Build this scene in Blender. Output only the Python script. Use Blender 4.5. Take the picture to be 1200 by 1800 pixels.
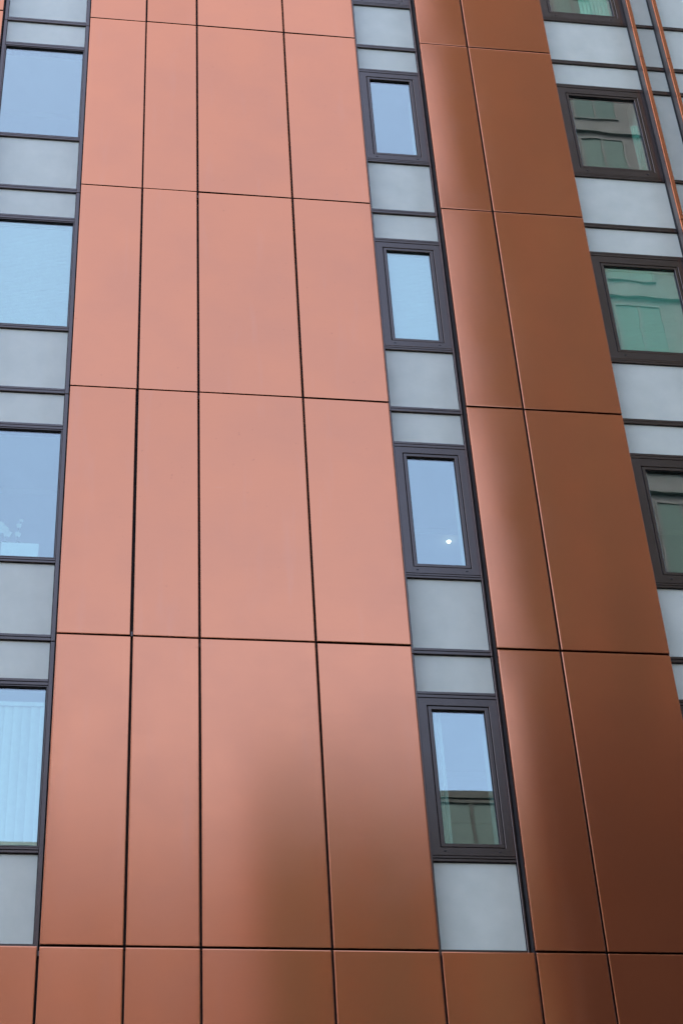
import bpy, math, random
from mathutils import Matrix, Vector
random.seed(7)
sc = bpy.context.scene
for o in list(bpy.data.objects): bpy.data.objects.remove(o)
R_ = math.radians

# ------------------------------------------------------------------ camera
ZO = 8.503                       # height of the lowest visible panel joint above the street
YAW, PITCH, ROLL = R_(-9.9948), R_(39.528), R_(3.8372)
M3 = Matrix.Rotation(YAW, 3, 'Z') @ Matrix.Rotation(PITCH, 3, 'X') @ Matrix.Rotation(ROLL, 3, 'Y')
right, fwd, up = M3.col[0], M3.col[1], M3.col[2]
cd = bpy.data.cameras.new('camera'); cam = bpy.data.objects.new('camera', cd); sc.collection.objects.link(cam)
CAM = Vector((0.0, -13.5905, ZO - 6.8526))
mw = Matrix((( right.x, up.x, -fwd.x), (right.y, up.y, -fwd.y), (right.z, up.z, -fwd.z))).to_4x4()
mw.translation = CAM
cam.matrix_world = mw
cd.sensor_fit = 'VERTICAL'; cd.sensor_height = 24.0; cd.lens = 3308.09 / 1800.0 * 24.0
cd.clip_start = 0.1; cd.clip_end = 2000
sc.camera = cam

# ------------------------------------------------------------------ sky, sun, exposure
SUN_EL, SUN_AZ = R_(54), R_(-28)         # azimuth clockwise from +Y: sun off to the left, behind the facade
w = bpy.data.worlds.new('World'); sc.world = w; w.use_nodes = True
nt = w.node_tree; nt.nodes.clear()
wo = nt.nodes.new('ShaderNodeOutputWorld'); bg = nt.nodes.new('ShaderNodeBackground')
sky = nt.nodes.new('ShaderNodeTexSky'); sky.sky_type = 'NISHITA'; sky.sun_disc = False
sky.sun_elevation = SUN_EL; sky.sun_rotation = SUN_AZ
sky.air_density = 1.0; sky.dust_density = 6.5; sky.ozone_density = 1.0; sky.altitude = 20
bg.inputs['Strength'].default_value = 0.15
nt.links.new(sky.outputs[0], bg.inputs['Color']); nt.links.new(bg.outputs[0], wo.inputs['Surface'])
sl = bpy.data.lights.new('sun', 'SUN'); sl.energy = 0.5; sl.angle = R_(14); sl.color = (1.0, 0.95, 0.88)
so = bpy.data.objects.new('sun', sl); sc.collection.objects.link(so)
sd = Vector((math.sin(SUN_AZ) * math.cos(SUN_EL), math.cos(SUN_AZ) * math.cos(SUN_EL), math.sin(SUN_EL)))
so.rotation_euler = sd.to_track_quat('Z', 'Y').to_euler(); so.location = sd * 120
vs = sc.view_settings
vs.view_transform = 'Standard'; vs.look = 'None'; vs.gamma = 1; vs.use_curve_mapping = False
vs.exposure = 2.66
sc.cycles.use_adaptive_sampling = True; sc.cycles.adaptive_threshold = 0.02; sc.cycles.use_denoising = True
sc.cycles.time_limit = 900
sc.cycles.max_bounces = 10; sc.cycles.transparent_max_bounces = 12; sc.cycles.caustics_reflective = False; sc.cycles.sample_clamp_indirect = 8

# ------------------------------------------------------------------ materials
def mat(name):
    m = bpy.data.materials.new(name); m.use_nodes = True
    t = m.node_tree; b = t.nodes['Principled BSDF']
    return m, t, b
def nd(t, typ, **kw):
    n = t.nodes.new(typ)
    for k, v in kw.items():
        if k in n.inputs: n.inputs[k].default_value = v
        else: setattr(n, k, v)
    return n
def coords(t, scale=(1, 1, 1)):
    """world-metre coordinates of the piece, shifted at random for each object so no two pieces share a pattern"""
    tc = nd(t, 'ShaderNodeTexCoord'); oi = nd(t, 'ShaderNodeObjectInfo')
    mu = nd(t, 'ShaderNodeVectorMath', operation='SCALE'); mu.inputs['Scale'].default_value = 37.0
    cx = nd(t, 'ShaderNodeCombineXYZ')
    for i in range(3): t.links.new(oi.outputs['Random'], cx.inputs[i])
    t.links.new(cx.outputs[0], mu.inputs[0])
    ad = nd(t, 'ShaderNodeVectorMath', operation='ADD')
    t.links.new(tc.outputs['Object'], ad.inputs[0]); t.links.new(mu.outputs[0], ad.inputs[1])
    mp = nd(t, 'ShaderNodeMapping'); mp.inputs['Scale'].default_value = scale
    t.links.new(ad.outputs[0], mp.inputs['Vector'])
    return mp.outputs[0], oi
def noise(t, vec, scale, detail=4, rough=0.55):
    n = nd(t, 'ShaderNodeTexNoise'); n.inputs['Scale'].default_value = scale
    n.inputs['Detail'].default_value = detail; n.inputs['Roughness'].default_value = rough
    t.links.new(vec, n.inputs['Vector']); return n.outputs['Fac']
def mrange(t, v, a, b, c, d):
    n = nd(t, 'ShaderNodeMapRange'); n.inputs[1].default_value = a; n.inputs[2].default_value = b
    n.inputs[3].default_value = c; n.inputs[4].default_value = d
    t.links.new(v, n.inputs[0]); return n.outputs[0]
def mix(t, fac, ca, cb):
    n = nd(t, 'ShaderNodeMix', data_type='RGBA')
    if hasattr(fac, 'links'): t.links.new(fac, n.inputs['Factor'])
    else: n.inputs['Factor'].default_value = fac
    for c, k in ((ca, 6), (cb, 7)):
        if hasattr(c, 'links'): t.links.new(c, n.inputs[k])
        else: n.inputs[k].default_value = (*c, 1)
    return n.outputs[2]
def bump(t, h, strength, dist, b):
    n = nd(t, 'ShaderNodeBump'); n.inputs['Strength'].default_value = strength; n.inputs['Distance'].default_value = dist
    t.links.new(h, n.inputs['Height']); t.links.new(n.outputs[0], b.inputs['Normal'])
def mathn(t, op, a, b):
    n = nd(t, 'ShaderNodeMath', operation=op)
    for i, v in enumerate((a, b)):
        if hasattr(v, 'links'): t.links.new(v, n.inputs[i])
        else: n.inputs[i].default_value = v
    return n.outputs[0]

def make_copper():
    m, t, b = mat('anodised_copper')
    v, oi = coords(t)
    vg, _ = coords(t, (3.0, 3.0, 260.0))       # fine horizontal rolling grain
    vs_, _ = coords(t, (7.0, 7.0, 0.8))        # faint vertical weather streaks
    grain = noise(t, vg, 1.0, 3); cloud = noise(t, v, 1.3, 3); streak = noise(t, vs_, 1.0, 4)
    spots = noise(t, v, 26.0, 2)
    c1 = mix(t, mrange(t, oi.outputs['Random'], 0, 1, 0, 1), COPPER_A, COPPER_B)
    c2 = mix(t, mrange(t, cloud, 0.35, 0.7, 0.0, 0.16), c1, (0.36, 0.17, 0.12))
    c3 = mix(t, mrange(t, grain, 0.3, 0.75, 0.0, 0.05), c2, (0.30, 0.12, 0.07))
    c4 = mix(t, mrange(t, streak, 0.60, 0.80, 0.0, 0.055), c3, (0.55, 0.40, 0.34))
    c5 = mix(t, mrange(t, spots, 0.735, 0.77, 0.0, 0.30), c4, (0.20, 0.08, 0.06))
    vk, _ = coords(t, (2.2, 2.2, 70.0))        # a few short horizontal scuffs
    scuff = mathn(t, 'MULTIPLY', mrange(t, noise(t, vk, 1.0, 2), 0.745, 0.78, 0, 1), mrange(t, noise(t, v, 0.9, 2), 0.60, 0.66, 0, 1))
    c6 = mix(t, mathn(t, 'MULTIPLY', scuff, 0.16), c5, (0.75, 0.50, 0.42))
    t.nodes.remove(b); b = nd(t, 'ShaderNodeBsdfAnisotropic', distribution='BECKMANN')
    tg = nd(t, 'ShaderNodeCombineXYZ'); tg.inputs[0].default_value = 1.0     # rolling grain runs horizontally
    t.links.new(tg.outputs[0], b.inputs['Tangent']); b.inputs['Anisotropy'].default_value = 0.38
    t.links.new(c6, b.inputs['Color']); t.links.new(b.outputs[0], t.nodes['Material Output'].inputs['Surface'])
    r1 = mrange(t, cloud, 0.3, 0.7, 0.155, 0.185)
    r2 = mathn(t, 'ADD', r1, mrange(t, grain, 0.3, 0.7, -0.012, 0.012))
    t.links.new(r2, b.inputs['Roughness'])
    h = mathn(t, 'ADD', mathn(t, 'MULTIPLY', grain, 0.25), mathn(t, 'MULTIPLY', noise(t, v, 420.0, 2), 0.0))
    bump(t, h, 0.02, 0.0003, b)
    return m
COPPER_A, COPPER_B = (0.695, 0.248, 0.126), (0.655, 0.230, 0.116)
COPPER = make_copper()

def make_spandrel():
    m, t, b = mat('back_painted_glass')
    v, oi = coords(t); vs_, _ = coords(t, (9, 9, 0.9))
    n1 = noise(t, v, 3.4, 4, 0.55); n2 = noise(t, vs_, 1.0, 4)
    c = mix(t, mrange(t, oi.outputs['Random'], 0, 1, 0, 1), (0.74, 0.74, 0.63), (0.77, 0.765, 0.65))
    c = mix(t, mrange(t, n1, 0.2, 0.85, 0, 0.45), c, (0.42, 0.46, 0.38))
    c = mix(t, mrange(t, n2, 0.25, 0.85, 0, 0.26), c, (0.72, 0.73, 0.66))
    t.links.new(c, b.inputs['Base Color'])
    b.inputs['Roughness'].default_value = 0.28
    b.inputs['Specular IOR Level'].default_value = 0.45
    return m
SPAN = make_spandrel()

def simple(name, col, rough=0.5, metal=0.0, var=0.12, scale=8.0, bmp=0.0, spec=0.5):
    m, t, b = mat(name)
    v, oi = coords(t)
    n = noise(t, v, scale, 5, 0.6)
    dk = tuple(c * (1 - var * 2) for c in col); lt = tuple(min(1, c * (1 + var)) for c in col)
    t.links.new(mix(t, mrange(t, n, 0.3, 0.7, 0, 1), dk, lt), b.inputs['Base Color'])
    t.links.new(mrange(t, n, 0.3, 0.7, rough * 0.88, min(1, rough * 1.12)), b.inputs['Roughness'])
    b.inputs['Metallic'].default_value = metal; b.inputs['Specular IOR Level'].default_value = spec
    if bmp: bump(t, n, bmp, 0.004, b)
    return m
FRAME = simple('grey_coated_aluminium', (0.118, 0.094, 0.083), 0.24, 1.0, 0.015, 5)
GASKET = simple('black_rubber_gasket', (0.012, 0.012, 0.013), 0.6)
BACK = simple('dark_cavity_membrane', (0.018, 0.013, 0.014), 0.8)
WHITE = simple('white_plaster', (0.74, 0.75, 0.73), 0.7, 0, 0.03, 3)
CEIL = simple('white_ceiling_paint', (0.70, 0.71, 0.70), 0.8, 0, 0.03, 3)
CARPET = simple('pale_floor', (0.50, 0.47, 0.42), 0.6, 0, 0.06, 9)
BLIND = simple('white_blind_fabric', (0.86, 0.90, 0.85), 0.6, 0, 0.03, 20)
CLOTH = simple('white_curtain_cloth', (0.74, 0.77, 0.74), 0.8, 0, 0.05, 20)
PETAL = simple('white_petal', (0.58, 0.58, 0.50), 0.6, 0, 0.04, 30)
LEAF = simple('green_leaf', (0.06, 0.12, 0.04), 0.5, 0, 0.15, 30)
CERAM = simple('white_ceramic', (0.85, 0.86, 0.85), 0.25, 0, 0.02, 5)
FINSIDE = simple('weathered_fin_side', (0.17, 0.135, 0.12), 0.42, 0.3, 0.08, 9)
CONC = simple('pale_concrete', (0.34, 0.33, 0.31), 0.85, 0, 0.14, 1.2, 0.2)
STONE = simple('slate_render', (0.105, 0.122, 0.18), 0.85, 0, 0.10, 0.8, 0.1)
TAN = simple('tan_cladding', (0.15, 0.105, 0.095), 0.8, 0, 0.1, 1.0, spec=0.1)
CANYON_SHADE = simple('street_shade_dark', (0.031, 0.031, 0.035), 0.7, 0, 0.1, 1.0, spec=0.1)  # street shade put into the colour, for the panels low on the tower
STEEL = simple('grey_steel_trim', (0.05, 0.052, 0.055), 0.7, 0, 0.05, spec=0.1)
BRICKP = simple('grey_brick', (0.12, 0.135, 0.19), 0.85, 0, 0.14, 2.0)
BROWN = simple('dark_grey_cladding', (0.076, 0.076, 0.084), 0.8, 0, 0.15, 1.0, spec=0.1)
DKMET = simple('dark_metal_trim', (0.03, 0.03, 0.034), 0.4, 0.2)
ASPH = simple('asphalt', (0.05, 0.05, 0.052), 0.9, 0, 0.2, 6, 0.4)
PAVE = simple('paving', (0.24, 0.23, 0.22), 0.85, 0, 0.15, 3, 0.2)
KERB = simple('granite_kerb', (0.30, 0.29, 0.29), 0.8, 0, 0.15, 20)
LINE = simple('white_road_paint', (0.72, 0.72, 0.70), 0.7, 0, 0.1, 12)

GLASS_R = 0.205           # reflectance of each pane surface at normal incidence
def make_glass():
    m, t, b = mat('coated_window_glass'); t.nodes.remove(b)
    out = t.nodes['Material Output']
    tr = nd(t, 'ShaderNodeBsdfTransparent'); tr.inputs['Color'].default_value = (0.845, 0.99, 0.94, 1)
    gl = nd(t, 'ShaderNodeBsdfGlossy'); gl.inputs['Color'].default_value = (0.96, 0.95, 0.92, 1); gl.inputs['Roughness'].default_value = 0.004
    lw = nd(t, 'ShaderNodeLayerWeight'); lw.inputs['Blend'].default_value = 0.5
    fac = mrange(t, mathn(t, 'POWER', lw.outputs['Facing'], 4.0), 0.0, 1.0, GLASS_R, 1.0)
    v, _ = coords(t)
    bp = nd(t, 'ShaderNodeBump'); bp.inputs['Strength'].default_value = 0.12; bp.inputs['Distance'].default_value = 0.003
    t.links.new(noise(t, v, 2.2, 1), bp.inputs['Height'])
    t.links.new(bp.outputs[0], gl.inputs['Normal'])
    mx = nd(t, 'ShaderNodeMixShader')
    t.links.new(fac, mx.inputs[0]); t.links.new(tr.outputs[0], mx.inputs[1]); t.links.new(gl.outputs[0], mx.inputs[2])
    t.links.new(mx.outputs[0], out.inputs['Surface'])
    return m
GLASS = make_glass()
def make_dark_glass(nm, ca, cb):
    m, t, b = mat(nm)
    v, oi = coords(t)
    c = mix(t, oi.outputs['Random'], ca, cb)
    t.links.new(c, b.inputs['Base Color']); b.inputs['Roughness'].default_value = 0.06; b.inputs['Specular IOR Level'].default_value = 0.12
    return m
DGLASS = make_dark_glass('dark_green_glazing', (0.025, 0.045, 0.045), (0.05, 0.075, 0.072))
TGLASS = make_dark_glass('teal_glazing', (0.062, 0.088, 0.094), (0.082, 0.108, 0.112))
def make_lamp():
    m, t, b = mat('lit_lamp_lens')
    b.inputs['Base Color'].default_value = (0.9, 0.9, 0.85, 1)
    b.inputs['Emission Color'].default_value = (1.0, 0.86, 0.66, 1); b.inputs['Emission Strength'].default_value = 4.5
    return m
LAMP = make_lamp()

# ------------------------------------------------------------------ mesh helpers
COL = sc.collection
def link(name, me, parent=None, loc=(0, 0, 0)):
    o = bpy.data.objects.new(name, me); COL.objects.link(o); o.location = loc
    if parent is not None: o.parent = parent
    return o
def tag(o, label=None, cat=None, group=None, kind=None):
    if label: o['label'] = label
    if cat: o['category'] = cat
    if group: o['group'] = group
    if kind: o['kind'] = kind
    return o
def empty(name, loc=(0, 0, 0)):
    o = bpy.data.objects.new(name, None); COL.objects.link(o); o.location = loc; o.empty_display_size = 0.2
    return o
class MB:
    def __init__(s): s.v = []; s.f = []; s.sm = []
    def quad(s, a, b, c, d, smooth=False):
        n = len(s.v); s.v += [a, b, c, d]; s.f.append((n, n + 1, n + 2, n + 3)); s.sm.append(smooth)
    def box(s, x0, x1, y0, y1, z0, z1, bev=0.0):
        if bev <= 0:
            n = len(s.v)
            s.v += [(x0, y0, z0), (x1, y0, z0), (x1, y1, z0), (x0, y1, z0), (x0, y0, z1), (x1, y0, z1), (x1, y1, z1), (x0, y1, z1)]
            for f in ((0, 1, 5, 4), (1, 2, 6, 5), (2, 3, 7, 6), (3, 0, 4, 7), (4, 5, 6, 7), (3, 2, 1, 0)):
                s.f.append(tuple(n + i for i in f)); s.sm.append(False)
            return s
        # bevelled front edges (the -y side)
        n = len(s.v); b = bev
        s.v += [(x0 + b, y0, z0 + b), (x1 - b, y0, z0 + b), (x1 - b, y0, z1 - b), (x0 + b, y0, z1 - b),
                (x0, y0 + b, z0), (x1, y0 + b, z0), (x1, y0 + b, z1), (x0, y0 + b, z1),
                (x0, y1, z0), (x1, y1, z0), (x1, y1, z1), (x0, y1, z1)]
        fs = [(0, 1, 2, 3)]
        for i in range(4):
            j = (i + 1) % 4
            fs.append((4 + i, 4 + j, j, i)); fs.append((8 + i, 8 + j, 4 + j, 4 + i))
        fs.append((11, 10, 9, 8))
        for f in fs: s.f.append(tuple(n + i for i in f)); s.sm.append(False)
        return s
    def ring(s, x0, x1, z0, z1, wd, y0, y1, bev=0.0):
        """rectangular picture-frame ring, outer rect x0..x1,z0..z1, bar width wd, front y0, back y1"""
        def loop(i, y): return [(x0 + i, y, z0 + i), (x1 - i, y, z0 + i), (x1 - i, y, z1 - i), (x0 + i, y, z1 - i)]
        loops = [loop(0, y1), loop(0, y0 + bev), loop(bev, y0), loop(wd - bev, y0), loop(wd, y0 + bev), loop(wd, y1)] if bev else \
                [loop(0, y1), loop(0, y0), loop(wd, y0), loop(wd, y1)]
        n = len(s.v)
        for l in loops: s.v += l
        for k in range(len(loops)):
            k2 = (k + 1) % len(loops)
            for i in range(4):
                j = (i + 1) % 4
                s.f.append((n + 4 * k + i, n + 4 * k + j, n + 4 * k2 + j, n + 4 * k2 + i)); s.sm.append(False)
        return s
    def tube(s, pts, rad, seg=8):
        n = len(s.v)
        for k, p in enumerate(pts):
            p = Vector(p); a = Vector(pts[max(k - 1, 0)]); b = Vector(pts[min(k + 1, len(pts) - 1)])
            d = (b - a).normalized(); u = d.orthogonal().normalized(); w_ = d.cross(u)
            for i in range(seg):
                an = 2 * math.pi * i / seg
                s.v.append(tuple(p + (u * math.cos(an) + w_ * math.sin(an)) * rad))
        for k in range(len(pts) - 1):
            for i in range(seg):
                j = (i + 1) % seg
                s.f.append((n + k * seg + i, n + k * seg + j, n + (k + 1) * seg + j, n + (k + 1) * seg + i)); s.sm.append(True)
        return s
    def mesh(s, name, m):
        me = bpy.data.meshes.new(name); me.from_pydata(s.v, [], s.f); me.materials.append(m)
        me.polygons.foreach_set('use_smooth', s.sm); me.update(); return me
    def build(s, name, m, parent=None, loc=(0, 0, 0)): return link(name, s.mesh(name, m), parent, loc)

# ------------------------------------------------------------------ the street (behind and below the camera)
def ground_sheet(name, x0, x1, y0, y1, z0, z1, m):
    return tag(MB().box(x0, x1, y0, y1, z0, z1).build(name, m), kind='structure')
ground_sheet('ground', -400, 400, -400, 400, -0.6, -0.02, ASPH)
ground_sheet('road', -200, 200, -13.0, -4.0, -0.019, 0.0, ASPH)
for i in range(-12, 13):
    tag(MB().box(i * 6 - 1, i * 6 + 1, -8.56, -8.44, 0.0005, 0.004).build('road_marking', LINE), kind='structure')
ground_sheet('pavement_near', -200, 200, -3.85, 0.35, -0.018, 0.12, PAVE)
ground_sheet('pavement_far', -200, 200, -17.9, -13.15, -0.018, 0.12, PAVE)
ground_sheet('kerb_near', -200, 200, -3.999, -3.853, -0.017, 0.125, KERB)
ground_sheet('kerb_far', -200, 200, -13.147, -13.001, -0.017, 0.125, KERB)

# ------------------------------------------------------------------ the copper building
B = empty('copper_clad_building', (0, 0, 0))
tag(B, 'copper panelled building with narrow strips of windows and pale spandrel glass', 'building')
def Z(z): return z + ZO

C = [-0.2217, 0.4451, 1.0449, 2.0864, 2.9605, 3.7350, 4.3300, 5.3705]     # vertical joints
H = 3.0
J = 0.0102                                                                 # half a joint
REC = 0.13                                                                 # glazing recess
def panel(x0, x1, z0, z1, jit=True, right_cut=0.0, name='copper_panel', amp=None):
    r = random.uniform
    q = 0.0018 if jit else 0
    x0 += J + r(-q, q); x1 -= J + r(-q, q) + right_cut; z0 += J + r(-q, q) * .6; z1 -= J + r(-q, q) * .6
    cx, cz = (x0 + x1) / 2, (z0 + z1) / 2
    hw, hh = (x1 - x0) / 2, (z1 - z0) / 2
    A = r(0.0016, 0.0028) * min(1, hw / 0.3) if amp is None else amp
    tx, tz = r(-0.006, 0.006), r(-0.0035, 0.0035)
    ph = [r(0, 6.28) for _ in range(4)]; wv = [r(0.00018, 0.00042) for _ in range(2)]
    y0 = r(-0.0012, 0.0012)
    b = 0.0007; e = 0.010
    def dep(x, z):
        u, v = x / hw, z / hh
        return (y0 - A * (1 - u * u) * (0.15 + 0.85 * (1 - abs(v) ** 4)) + tx * x * 0.5 + tz * z * 0.5
                + wv[0] * math.sin(x * 4.2 + ph[0]) * math.sin(z * 2.4 + ph[1]) + wv[1] * math.sin(x * 7 + z * 1.3 + ph[2]))
    nx, nz = max(4, int(hw * 2 / 0.11)), max(6, int(hh * 2 / 0.22))
    xs = [-hw + b, -hw + b + e] + [-hw + b + e + (2 * hw - 2 * b - 2 * e) * i / nx for i in range(1, nx)] + [hw - b - e, hw - b]
    zs = [-hh + b, -hh + b + e] + [-hh + b + e + (2 * hh - 2 * b - 2 * e) * i / nz for i in range(1, nz)] + [hh - b - e, hh - b]
    m = MB(); NX, NZ = len(xs), len(zs)
    for z in zs:
        for x in xs: m.v.append((x, dep(x, z), z))
    for j in range(NZ - 1):
        for i in range(NX - 1):
            m.f.append((j * NX + i, j * NX + i + 1, (j + 1) * NX + i + 1, (j + 1) * NX + i)); m.sm.append(True)
    bl = [i for i in range(NX)] + [j * NX + NX - 1 for j in range(1, NZ)] + [(NZ - 1) * NX + i for i in range(NX - 2, -1, -1)] + [j * NX for j in range(NZ - 2, 0, -1)]
    def rim(d, y):
        out = []
        for k in bl:
            x, yy, z = m.v[k]
            sx = (1 if x > hw - b - 1e-5 else -1 if x < -hw + b + 1e-5 else 0); sz = (1 if z > hh - b - 1e-5 else -1 if z < -hh + b + 1e-5 else 0)
            out.append((x + sx * d, yy + y, z + sz * d))
        n = len(m.v); m.v.extend(out); return list(range(n, n + len(out)))
    r0, r1, r2 = bl, rim(b * 0.7, b * 0.3), rim(b, b)
    r3 = rim(b, 0.034)
    for ra, rb, s in ((r0, r1, True), (r1, r2, True), (r2, r3, False)):
        for i in range(len(ra)):
            j = (i + 1) % len(ra)
            m.f.append((ra[i], rb[i], rb[j], ra[j])); m.sm.append(s)
    o = m.build(name, COPPER, B, (cx, 0, Z(cz)))
    return o

BAYS = [(-3.15, [-3.15, -2.11, -1.224]), (0, C[0:5]), (1, C[5:8]), (2, [7.98, 8.58, 9.62, 10.3])]
ROWS = range(-2, 6)
for _, xs in BAYS:
    for k in ROWS:
        for x0, x1 in zip(xs[:-1], xs[1:]):
            panel(x0, x1, k * H, (k + 1) * H, right_cut=0.007 if (k == 1 and abs(x0 - C[0]) < 1e-6) else 0.0)
for k in (-2, -1):                                    # panels below the window strips
    for x0, x1 in ((-1.224, C[0]), (C[4], C[5]), (C[7], 6.505), (6.505, 7.98)):
        panel(x0, x1, k * H, (k + 1) * H)
XL, XR = -3.15, 10.3
ZT = 6 * H
# dark wall behind the panels (solid bays between the window strips)
for x0, x1 in ((XL, -1.226), (C[0] + .002, C[4] - .002), (C[5] + .002, C[7] - .002), (7.982, XR)):
    MB().box(x0 + 0.004, x1 - 0.004, 0.052, 0.33, Z(0), Z(ZT)).build('backing_wall', BACK, B)
MB().box(XL, XR, 0.052, 0.33, Z(-6), Z(-0.012)).build('backing_wall', BACK, B)
MB().box(XL, XR, -0.03, 0.33, 0.10, Z(-6) - 0.002).build('plinth', CONC, B)
MB().box(XL - 0.03, XR + 0.03, -0.05, 0.6, Z(ZT), Z(ZT) + 0.35).build('parapet', FRAME, B)
MB().box(XL, XR, 4.6, 9.0, 0.10, Z(ZT) + 0.2).build('core', CONC, B)
for sx in (XL, XR - 0.2): MB().box(sx, sx + 0.2, 0.331, 4.599, 0.10, Z(ZT)).build('side_wall', CONC, B)
MB().box(XL + 0.201, XR - 0.201, 0.331, 4.599, Z(ZT) - 0.2, Z(ZT)).build('roof_slab', CONC, B)

# joint cover rails inside the joints (seen as dark lines) and the odd packer
for x, z, s in ((C[2], 6.0, -1), (C[2], 3.0, -1), (C[2], 9.0, -1), (C[0] + .004, 0.0, -1), (C[1], 3.0, 1)):
    MB().box(x - 0.008, x + 0.006, 0.006, 0.05, Z(z) + (-0.09 if s < 0 else 0.0), Z(z) + (-0.045 if s < 0 else 0.05), 0.001).build('joint_packer', FRAME if x != C[2] else BACK, B)

# ---- window strips
def transom(x0, x1, z0, z1, y):
    """bar with a shadow groove along the middle"""
    m = MB(); zm = z0 + (z1 - z0) * 0.52; g = 0.004
    m.box(x0, x1, y, y + 0.07, z0, zm - g, 0.0025); m.box(x0, x1, y + 0.004, y + 0.07, zm + g, z1, 0.0025)
    m.box(x0 + .001, x1 - .001, y + 0.018, y + 0.068, zm - g - .001, zm + g + .001)
    return m.build('transom', FRAME, B, (0, 0, 0))
GY = REC + 0.022      # spandrel glass plane
def spandrel(x0, x1, z0, z1):
    g = 0.004
    MB().box(x0 + g, x1 - g, GY, GY + 0.02, Z(z0 + g), Z(z1 - g), 0.0015).build('spandrel_panel', SPAN, B)
    MB().ring(x0 - .002, x1 + .002, Z(z0) - .002, Z(z1) + .002, 0.0075, GY - 0.006, GY + 0.012).build('gasket', GASKET, B)
T_J, T_S, T_H = (0.010, 0.078), (0.884, 0.938), (2.532, 2.600)      # joint, sill and head transoms within a storey

def pane(x0, x1, z0, z1, y, parent):
    return MB().box(x0, x1, y, y + 0.006, Z(z0), Z(z1)).build('pane', GLASS, parent)
def sash_window(x0, x1, zb, slots=True):
    """opening light: outer frame > sash ring, gasket, pane, drain slots"""
    z0, z1 = zb + T_S[1] + 0.003, zb + T_H[0] - 0.003
    fw = 0.078 if x1 - x0 < 0.9 else 0.100
    o = MB().ring(x0, x1, Z(z0), Z(z1), fw, REC + 0.004, REC + 0.08, 0.003).build('window', FRAME, B)
    i = fw + 0.006; sw = 0.034
    MB().ring(x0 + i, x1 - i, Z(z0 + i), Z(z1 - i), sw, REC + 0.008, REC + 0.075, 0.003).build('sash', FRAME, o)
    MB().ring(x0 + fw - .004, x1 - fw + .004, Z(z0 + fw) - .004, Z(z1 - fw) + .004, 0.014, REC + 0.022, REC + 0.06).build('gasket', GASKET, o)
    g = i + sw
    MB().ring(x0 + g - .003, x1 - g + .003, Z(z0 + g) - .003, Z(z1 - g) + .003, 0.0085, REC + 0.020, REC + 0.05).build('bead', GASKET, o)
    pane(x0 + g - .002, x1 - g + .002, z0 + g - .002, z1 - g + .002, REC + 0.034, o)
    if slots:
        for fx in (0.16, 0.82):
            xc = x0 + (x1 - x0) * fx; zc = Z(z0) + fw * 0.52
            MB().box(xc - 0.012, xc + 0.012, REC + 0.0005, REC + 0.02, zc - 0.004, zc + 0.004, 0.001).build('drain_slot', DKMET, o)
    return o
def fixed_window(x0, x1, zb):
    z0, z1 = zb + T_S[1] + 0.002, zb + T_H[0] - 0.002
    o = MB().ring(x0, x1, Z(z0), Z(z1), 0.012, REC + 0.006, REC + 0.05, 0.002).build('window', FRAME, B)
    MB().ring(x0 + .010, x1 - .010, Z(z0) + .010, Z(z1) - .010, 0.009, REC + 0.016, REC + 0.05).build('bead', GASKET, o)
    pane(x0 + .008, x1 - .008, z0 + .008, z1 - .008, REC + 0.030, o)
    return o
def mullion(x0, x1, z0, z1, y0=None):
    MB().box(x0, x1, REC - 0.006 if y0 is None else y0, REC + 0.10, Z(z0), Z(z1), 0.003).build('mullion', FRAME, B)

STRIPS = [('left', -1.224, C[0]), ('mid', C[4], C[5]), ('right', C[7], 6.505)]
WIN = {}
for kind, a, b in STRIPS:
    mw_ = 0.042
    ia, ib = a + mw_, b - mw_
    if kind == 'mid': ia, ib = a + 0.032, b - 0.024
    if kind == 'right': ia, ib = a + 0.035, b - 0.004
    for k in range(0, 6):
        zb = k * H
        mullion(a + 0.003, ia, zb + 0.004, zb + H - 0.004)
        if kind != 'right': mullion(ib, b - 0.003, zb + 0.004, zb + H - 0.004)
        ov = 0.0005
        transom(ia + ov, ib - ov, Z(zb + T_J[0]), Z(zb + T_J[1]), REC)
        transom(ia + ov, ib - ov, Z(zb + T_S[0]), Z(zb + T_S[1]), REC)
        transom(ia + ov, ib - ov, Z(zb + T_H[0]), Z(zb + T_H[1]), REC)
        spandrel(ia, ib, zb + T_J[1], zb + T_S[0])
        spandrel(ia, ib, zb + T_H[1], zb + H + T_J[0])
        WIN[(kind, k)] = fixed_window(ia, ib, zb) if kind == 'left' else sash_window(ia, ib, zb)
        # insulated wall behind the spandrels, flush reveal boards
        MB().box(a + .003, b - .003, GY + 0.05, 0.33, Z(zb - 0.40) if k else Z(0), Z(zb + T_S[1] - 0.01)).build('backing_wall', BACK, B)
        MB().box(a - .01, b + .01, 0.215, 0.52, Z(zb + T_S[1] - 0.008), Z(zb + T_S[1] + 0.018)).build('window_board', WHITE, B)
        rv = 0.003 if kind == 'left' else 0.098 if kind == 'mid' else 0.118
        for xx in (a + rv, b - rv - .015): MB().box(xx, xx + 0.015, 0.213, 0.46, Z(zb + T_S[1] + 0.0185), Z(zb + T_H[0] + 0.03)).build('reveal_board', WHITE, B)

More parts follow.
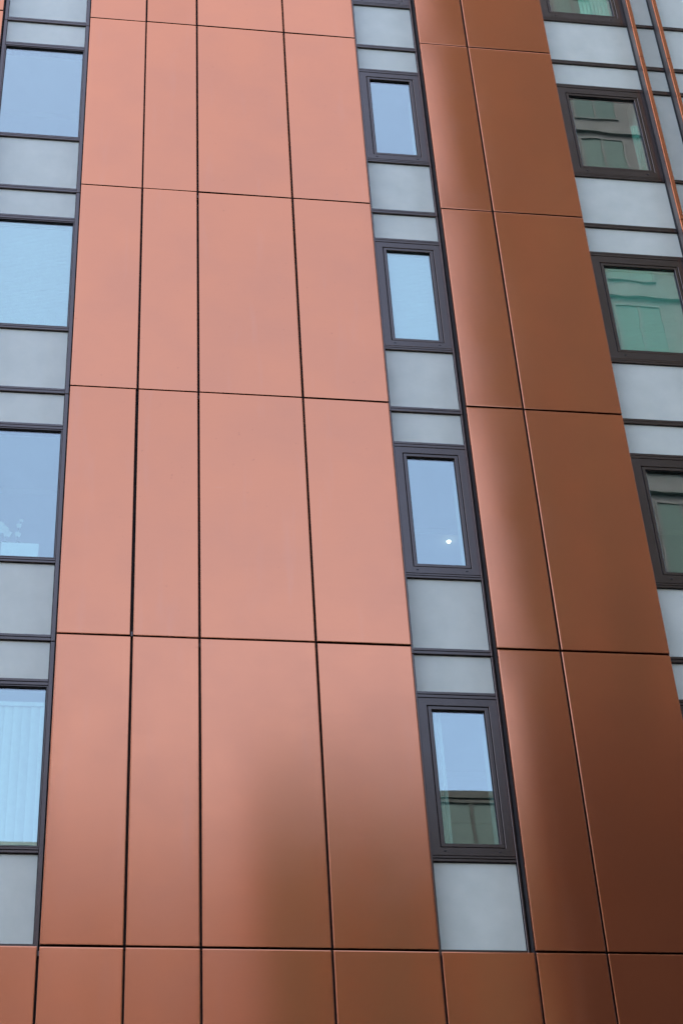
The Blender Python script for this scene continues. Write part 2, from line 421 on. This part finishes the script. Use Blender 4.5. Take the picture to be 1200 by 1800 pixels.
# glazed strip with two fins on the right
G1, G2, G3 = 6.503, 6.852, 7.98
for k in range(0, 6):
    zb = k * H
    for x0, x1 in ((G1 + 0.050, G2), (G2 + 0.054, G3 - 0.04)):
        for t_ in (T_J, T_S, T_H): transom(x0 + .0005, x1 - .0005, Z(zb + t_[0]), Z(zb + t_[1]), REC)
        spandrel(x0, x1, zb + T_J[1], zb + T_S[0]); spandrel(x0, x1, zb + T_S[1], zb + T_H[0]); spandrel(x0, x1, zb + T_H[1], zb + H + T_J[0])
    mullion(G3 - 0.04, G3 - .003, zb + .004, zb + H - .004)
    MB().box(G1 + .003, G3, GY + 0.05, 0.33, Z(zb - 0.4) if k else Z(0), Z(zb + H - 0.4) - .002).build('backing_wall', BACK, B)
    for gx in (G1, G2):
        z0, z1 = Z(zb + 0.086), Z(zb + H + 0.078)
        f = MB().box(gx + 0.002, gx + 0.048, 0.020, REC + 0.09, z0, z1).build('fin', FINSIDE, B)
        MB().box(gx, gx + 0.050, -0.004, 0.019, z0, z1, 0.0025).build('fin_cap', COPPER, f)
        MB().box(gx - 0.004, gx + 0.002 - .0005, REC - 0.012, REC + 0.08, z0, z1).build('gasket', GASKET, f)

# ---- rooms behind the glass
def room(x0, x1, zb, depth=2.4, drop=1.25):
    m = MB(); y0, y1 = 0.336, depth
    zf, zc = Z(zb + 0.30), Z(zb + 2.66)
    m.quad((x0, y1, zf), (x1, y1, zf), (x1, y1, zc), (x0, y1, zc))
    m.quad((x0, y0, zf), (x0, y1, zf), (x0, y1, zc), (x0, y0, zc))
    m.quad((x1, y1, zf), (x1, y0, zf), (x1, y0, zc), (x1, y1, zc))
    m.build('room_wall', WHITE, B)
    c = MB(); c.box(x0 - .05, x1 + .05, y0, drop, zc + 0.001, zc + 0.15); c.box(x0 - .05, x1 + .05, drop + .0005, y1 + .05, zc - 0.07, zc + 0.15)
    c.build('room_ceiling', CEIL, B)
    MB().box(x0 - .05, x1 + .05, y0, y1 + .05, zf - 0.1, zf - 0.001).build('room_floor', CARPET, B)
for k in range(0, 6):
    room(-2.9, 1.0, k * H, drop=1.2); room(1.25, 5.0, k * H, drop=1.55); room(5.2, 7.9, k * H, drop=1.4)

# ------------------------------------------------------------------ things inside the windows
GREEN = simple('mint_blind_fabric', (0.56, 0.93, 0.78), 0.6, 0, 0.03, 20)
def venetian(x0, x1, zb, name_label, y=0.193, g=0.012, drop=1.0, tilt=74, BLIND=BLIND):
    z1, z0 = zb + T_H[0] - 0.006 - g, zb + T_S[1] + 0.03 + g
    z0 = z1 - (z1 - z0) * drop
    e = empty('venetian_blind', (0, y, 0))
    MB().box(x0, x1, -0.015, 0.02, Z(z1) - 0.03, Z(z1)).build('head_rail', BLIND, e)
    m = MB(); z = z1 - 0.045; t = R_(tilt); hw = 0.0135
    while z > z0:
        dy, dz = math.cos(t) * hw, math.sin(t) * hw
        j = random.uniform(-.0007, .0007)
        m.quad((x0, -dy, Z(z + j) - dz), (x1, -dy, Z(z - j) - dz), (x1, dy, Z(z - j) + dz), (x0, dy, Z(z + j) + dz))
        z -= 0.0205
    s = m.build('slats', BLIND, e); s['kind'] = 'stuff'
    MB().box(x0, x1, -0.008, 0.008, Z(z0) - 0.022, Z(z0) - 0.008).build('bottom_rail', BLIND, e)
    for fx in (0.15, 0.85):
        xc = x0 + (x1 - x0) * fx
        MB().box(xc - .001, xc + .001, -0.016, -0.014, Z(z0), Z(z1) - .03).build('ladder_cord', BLIND, e)
    tag(e, name_label, 'blind', 'horizontal slat blinds behind the panes')
    return e
venetian(-1.166, -0.280, 2 * H, 'pale horizontal slat blind closed behind the wide left window')
venetian(3.116, 3.590, 2 * H, 'pale horizontal slat blind filling the narrow middle window', g=0.118)
venetian(5.549, 6.357, 2 * H, 'closed mint green slat blind behind the dark framed right window', g=0.140, BLIND=GREEN)
# vertical blind, lower left
e = empty('vertical_blind', (0, 0.225, 0))
z1, z0 = T_H[0] - 0.02, T_S[1] + 0.02
MB().box(-1.17, -0.28, -0.02, 0.02, Z(z1) - 0.15, Z(z1) - 0.11).build('head_rail', BLIND, e)
x = -1.15
while x < -0.30:
    m = MB(); a = R_(14 + random.uniform(-3, 3)); hw = 0.043
    n = 5; tp = [(-hw + 2 * hw * i / n) for i in range(n + 1)]
    for i in range(n):
        c = lambda s_: (s_ * math.cos(a), s_ * math.sin(a) - 0.006 * (1 - (s_ / hw) ** 2))
        (xa, ya), (xb, yb) = c(tp[i]), c(tp[i + 1])
        m.quad((xa, ya, Z(z0)), (xb, yb, Z(z0)), (xb, yb, Z(z1) - 0.152), (xa, ya, Z(z1) - 0.152), True)
    m.build('slat', BLIND, e, (x + 0.04, 0.002, 0)); x += 0.0755
tag(e, 'pale vertical slat blind drawn behind the lowest left window', 'blind')
# curtain, lowest middle window
e = None
m = MB(); zt, zb_ = Z(2.45), Z(0.97)
n = 18
for i in range(n):
    f = lambda q: (3.10 + 0.105 * q / n, 0.245 + 0.012 * math.sin(q * 1.7))
    (xa, ya), (xb, yb) = f(i), f(i + 1)
    m.quad((xa, ya, zb_), (xb, yb, zb_), (xb, yb, zt), (xa, ya, zt), True)
tag(m.build('curtain', CLOTH), 'narrow pale curtain drawn to the left of the lowest middle window', 'curtain', 'curtains behind the panes')
# half-drawn curtain, right window third row, and blind at the top right
m = MB(); n = 22
for i in range(n):
    f = lambda q: (6.29 + 0.16 * q / n, 0.27 + 0.016 * math.sin(q * 1.5))
    (xa, ya), (xb, yb) = f(i), f(i + 1)
    m.quad((xa, ya, Z(9 + .96)), (xb, yb, Z(9 + .96)), (xb, yb, Z(9 + 2.05)), (xa + .03, ya, Z(9 + 2.05)), True)
tag(m.build('curtain', GREEN), 'short green tinted curtain at the right edge of the dark right window', 'curtain', 'curtains behind the panes')
m = MB(); n = 46
for i in range(n):
    f = lambda q: (5.98 + 0.44 * q / n, 0.27 + 0.016 * math.sin(q * 1.25))
    (xa, ya), (xb, yb) = f(i), f(i + 1)
    m.quad((xa, ya, Z(12 + .96)), (xb, yb, Z(12 + .96)), (xb, yb, Z(12 + 2.45)), (xa, ya, Z(12 + 2.45)), True)
tag(m.build('curtain', GREEN), 'pale green curtain behind the window cut by the top right edge', 'curtain', 'curtains behind the panes')
# lit ceiling lamp, second window of the middle strip
def ray(px, py):
    d = right * ((px - 600) / 3308.09) + fwd + up * (-(py - 900) / 3308.09)
    return d
d = ray(788, 950); zl = Z(3 + 2.66) - 0.07
P = CAM + d * ((zl - CAM.z) / d.z)
e = empty('ceiling_lamp', (P.x, P.y, zl))
def disc(rad, z0, z1, seg=20):
    m = MB(); n = 0
    for z in (z0, z1):
        for i in range(seg): m.v.append((rad * math.cos(2 * math.pi * i / seg), rad * math.sin(2 * math.pi * i / seg), z))
    m.f.append(tuple(range(seg - 1, -1, -1))); m.sm.append(False); m.f.append(tuple(range(seg, 2 * seg))); m.sm.append(False)
    for i in range(seg): m.f.append((i, (i + 1) % seg, seg + (i + 1) % seg, seg + i)); m.sm.append(True)
    return m
disc(0.016, -0.022, -0.012).build('lens', LAMP, e); disc(0.026, -0.0118, -0.001).build('housing', CERAM, e)
tag(e, 'small lit round ceiling lamp glowing inside the narrow middle window', 'lamp')
# orchid in a white planter on the left window board
zs_ = Z(3 + T_S[1] + 0.018)
e = empty('potted_orchid', (-0.60, 0.30, zs_))
MB().box(-0.17, 0.175, -0.06, 0.06, 0.0, 0.235, 0.004).build('planter', CERAM, e)
def blossom(x, z, r, parent):
    m = MB()
    for i in range(5):
        a = 2 * math.pi * i / 5 + 0.3
        c, s = math.cos(a), math.sin(a); px_, pz_ = -s, c
        m.quad((x, -0.05, z), (x + c * r * .6 + px_ * r * .45, -0.062, z + s * r * .6 + pz_ * r * .45), (x + c * r, -0.055, z + s * r), (x + c * r * .6 - px_ * r * .45, -0.062, z + s * r * .6 - pz_ * r * .45), True)
    m.build('blossom', PETAL, parent)
MB().tube([(-0.12, -0.02, 0.22), (-0.14, -0.03, 0.38), (-0.16, -0.04, 0.46)], 0.004).build('stem', LEAF, e)
MB().tube([(-0.03, -0.02, 0.22), (-0.03, -0.03, 0.38), (0.0, -0.04, 0.53)], 0.004).build('stem', LEAF, e)
for x, z, r in ((-0.155, 0.385, .055), (-0.12, 0.34, .045), (-0.20, 0.44, .05), (-0.025, 0.335, .035), (-0.02, 0.44, .03), (0.0, 0.505, .024)): blossom(x, z, r, e)
for s_ in (-1, 1):
    m = MB()
    for i in range(4):
        f = lambda q: (-0.08 + s_ * 0.10 * q / 4, 0.235 + 0.05 * math.sin(q / 4 * 2.4), 0.018 * math.sin(math.pi * (q + .6) / 5))
        a_, b_ = f(i), f(i + 1)
        m.quad((a_[0], -a_[2], a_[1]), (b_[0], -b_[2], b_[1]), (b_[0], b_[2], b_[1]), (a_[0], a_[2], a_[1]), True)
    m.build('leaf', LEAF, e)
tag(e, 'white flowered orchid in a white planter box inside the left window', 'plant')

# ------------------------------------------------------------------ buildings across the street (seen mirrored in the panels and panes)
def block(name, label, poly, h, floors, bay, wallm, y_front, x0, x1, wfrac=0.72, hfrac=0.62, trim=DKMET, ground=0.12, flip=False, glz=None):
    """poly: plan outline; the front face runs x0..x1 at y_front and looks towards +y"""
    e = empty(name, ((x0 + x1) / 2, y_front, ground)); ox, oy = e.location.x, e.location.y
    m = MB(); n = len(poly)
    m.v = [(x - ox, y - oy, 0) for x, y in poly] + [(x - ox, y - oy, h) for x, y in poly]
    for i in range(n):
        j = (i + 1) % n; m.f.append((i, j, n + j, n + i)); m.sm.append(False)
    m.f.append(tuple(range(n, 2 * n))); m.sm.append(False)
    m.build('wall', wallm, e)
    fh = h / floors; nb = max(1, int((x1 - x0) / bay)); bw = (x1 - x0) / nb
    ww, wh = bw * wfrac, fh * hfrac
    fr = MB().ring(-ww / 2, ww / 2, -wh / 2, wh / 2, 0.06, -0.0, 0.05).mesh('window', trim)
    pn = MB().box(-ww / 2 + .06, ww / 2 - .06, 0.005, 0.02, -wh / 2 + .05, wh / 2 - .05).mesh('pane', glz or DGLASS)
    mu = MB().box(-0.03, 0.03, 0.021, 0.045, -wh / 2 + .07, wh / 2 - .07).mesh('glazing_bar', trim)
    for k in range(floors):
        for i in range(nb):
            lx = -(x1 - x0) / 2 + bw * (i + 0.5); lz = fh * (k + 0.52)
            wdw = link('window', fr, e, (lx, 0.004, lz)); link('pane', pn, wdw); link('glazing_bar', mu, wdw)
        if k:
            MB().box(-(x1 - x0) / 2 + .02, (x1 - x0) / 2 - .02, 0.001, 0.09, fh * k - 0.12, fh * k + 0.10).build('string_course', wallm, e)
    MB().box(-(x1 - x0) / 2 - .05, (x1 - x0) / 2 + .05, -0.5, 0.04, h + 0.001, h + 0.14).build('coping', trim, e)
    tag(e, label, 'building')
    if flip: e.rotation_euler.z = math.pi; e.location.y = -y_front
    return e
# unseen blocks added either side of the copper building to shade the street
block('grey_shade_block', 'unseen dark grey block added beyond the right edge to shade the street', [(10.6, 0), (38, 0), (38, -16), (10.6, -16)][::-1], 33, 10, 2.3, BROWN, 0, 10.6, 38, 0.6, 0.6, flip=True)
block('concrete_shade_block', 'unseen concrete block added beyond the left edge to shade the street', [(-34, 0), (-3.4, 0), (-3.4, -16), (-34, -16)][::-1], 33, 10, 2.3, CONC, 0, -34, -3.4, 0.6, 0.6, flip=True)
block('office_tower', 'tall dark grey tower across the street, mirrored in the right hand panes',
      [(8.8, -18), (24, -18), (24, -34), (13.0, -34)][::-1], 62, 19, 1.85, BROWN, -18, 8.8, 24, 0.66, 0.74, trim=BROWN)
tw = bpy.data.objects['office_tower']
for k in range(6):  # dark panels added over the lower floors, standing in for street shade
    MB().box(-7.38, 7.38, 0.12, 0.5, 0.1 + k * 3.7, 0.1 + k * 3.7 + 3.5).build('shade_panel', CANYON_SHADE, tw)
block('office_block', 'lower dark glazed block across the street, mirrored in the lowest middle pane',
      [(3.3, -18), (8.75, -18), (12.9, -34), (4.9, -34)][::-1], 20.95, 6, 1.45, TAN, -18, 3.3, 8.75, 0.90, 0.93, trim=STEEL, glz=TGLASS)
block('rendered_block', 'slate grey rendered block at the end of the side street opposite',
      [(-22, -44), (-3.0, -44), (-3.0, -58), (-22, -58)][::-1], 42.0, 9, 2.9, STONE, -44, -22, -3.0, 0.5, 0.5)
block('brick_block', 'lower grey brick block beside the slate rendered one across the street',
      [(-2.9, -44), (8.0, -44), (8.0, -58), (-2.9, -58)][::-1], 34.5, 8, 2.2, BRICKP, -44, -2.9, 8.0, 0.5, 0.5)
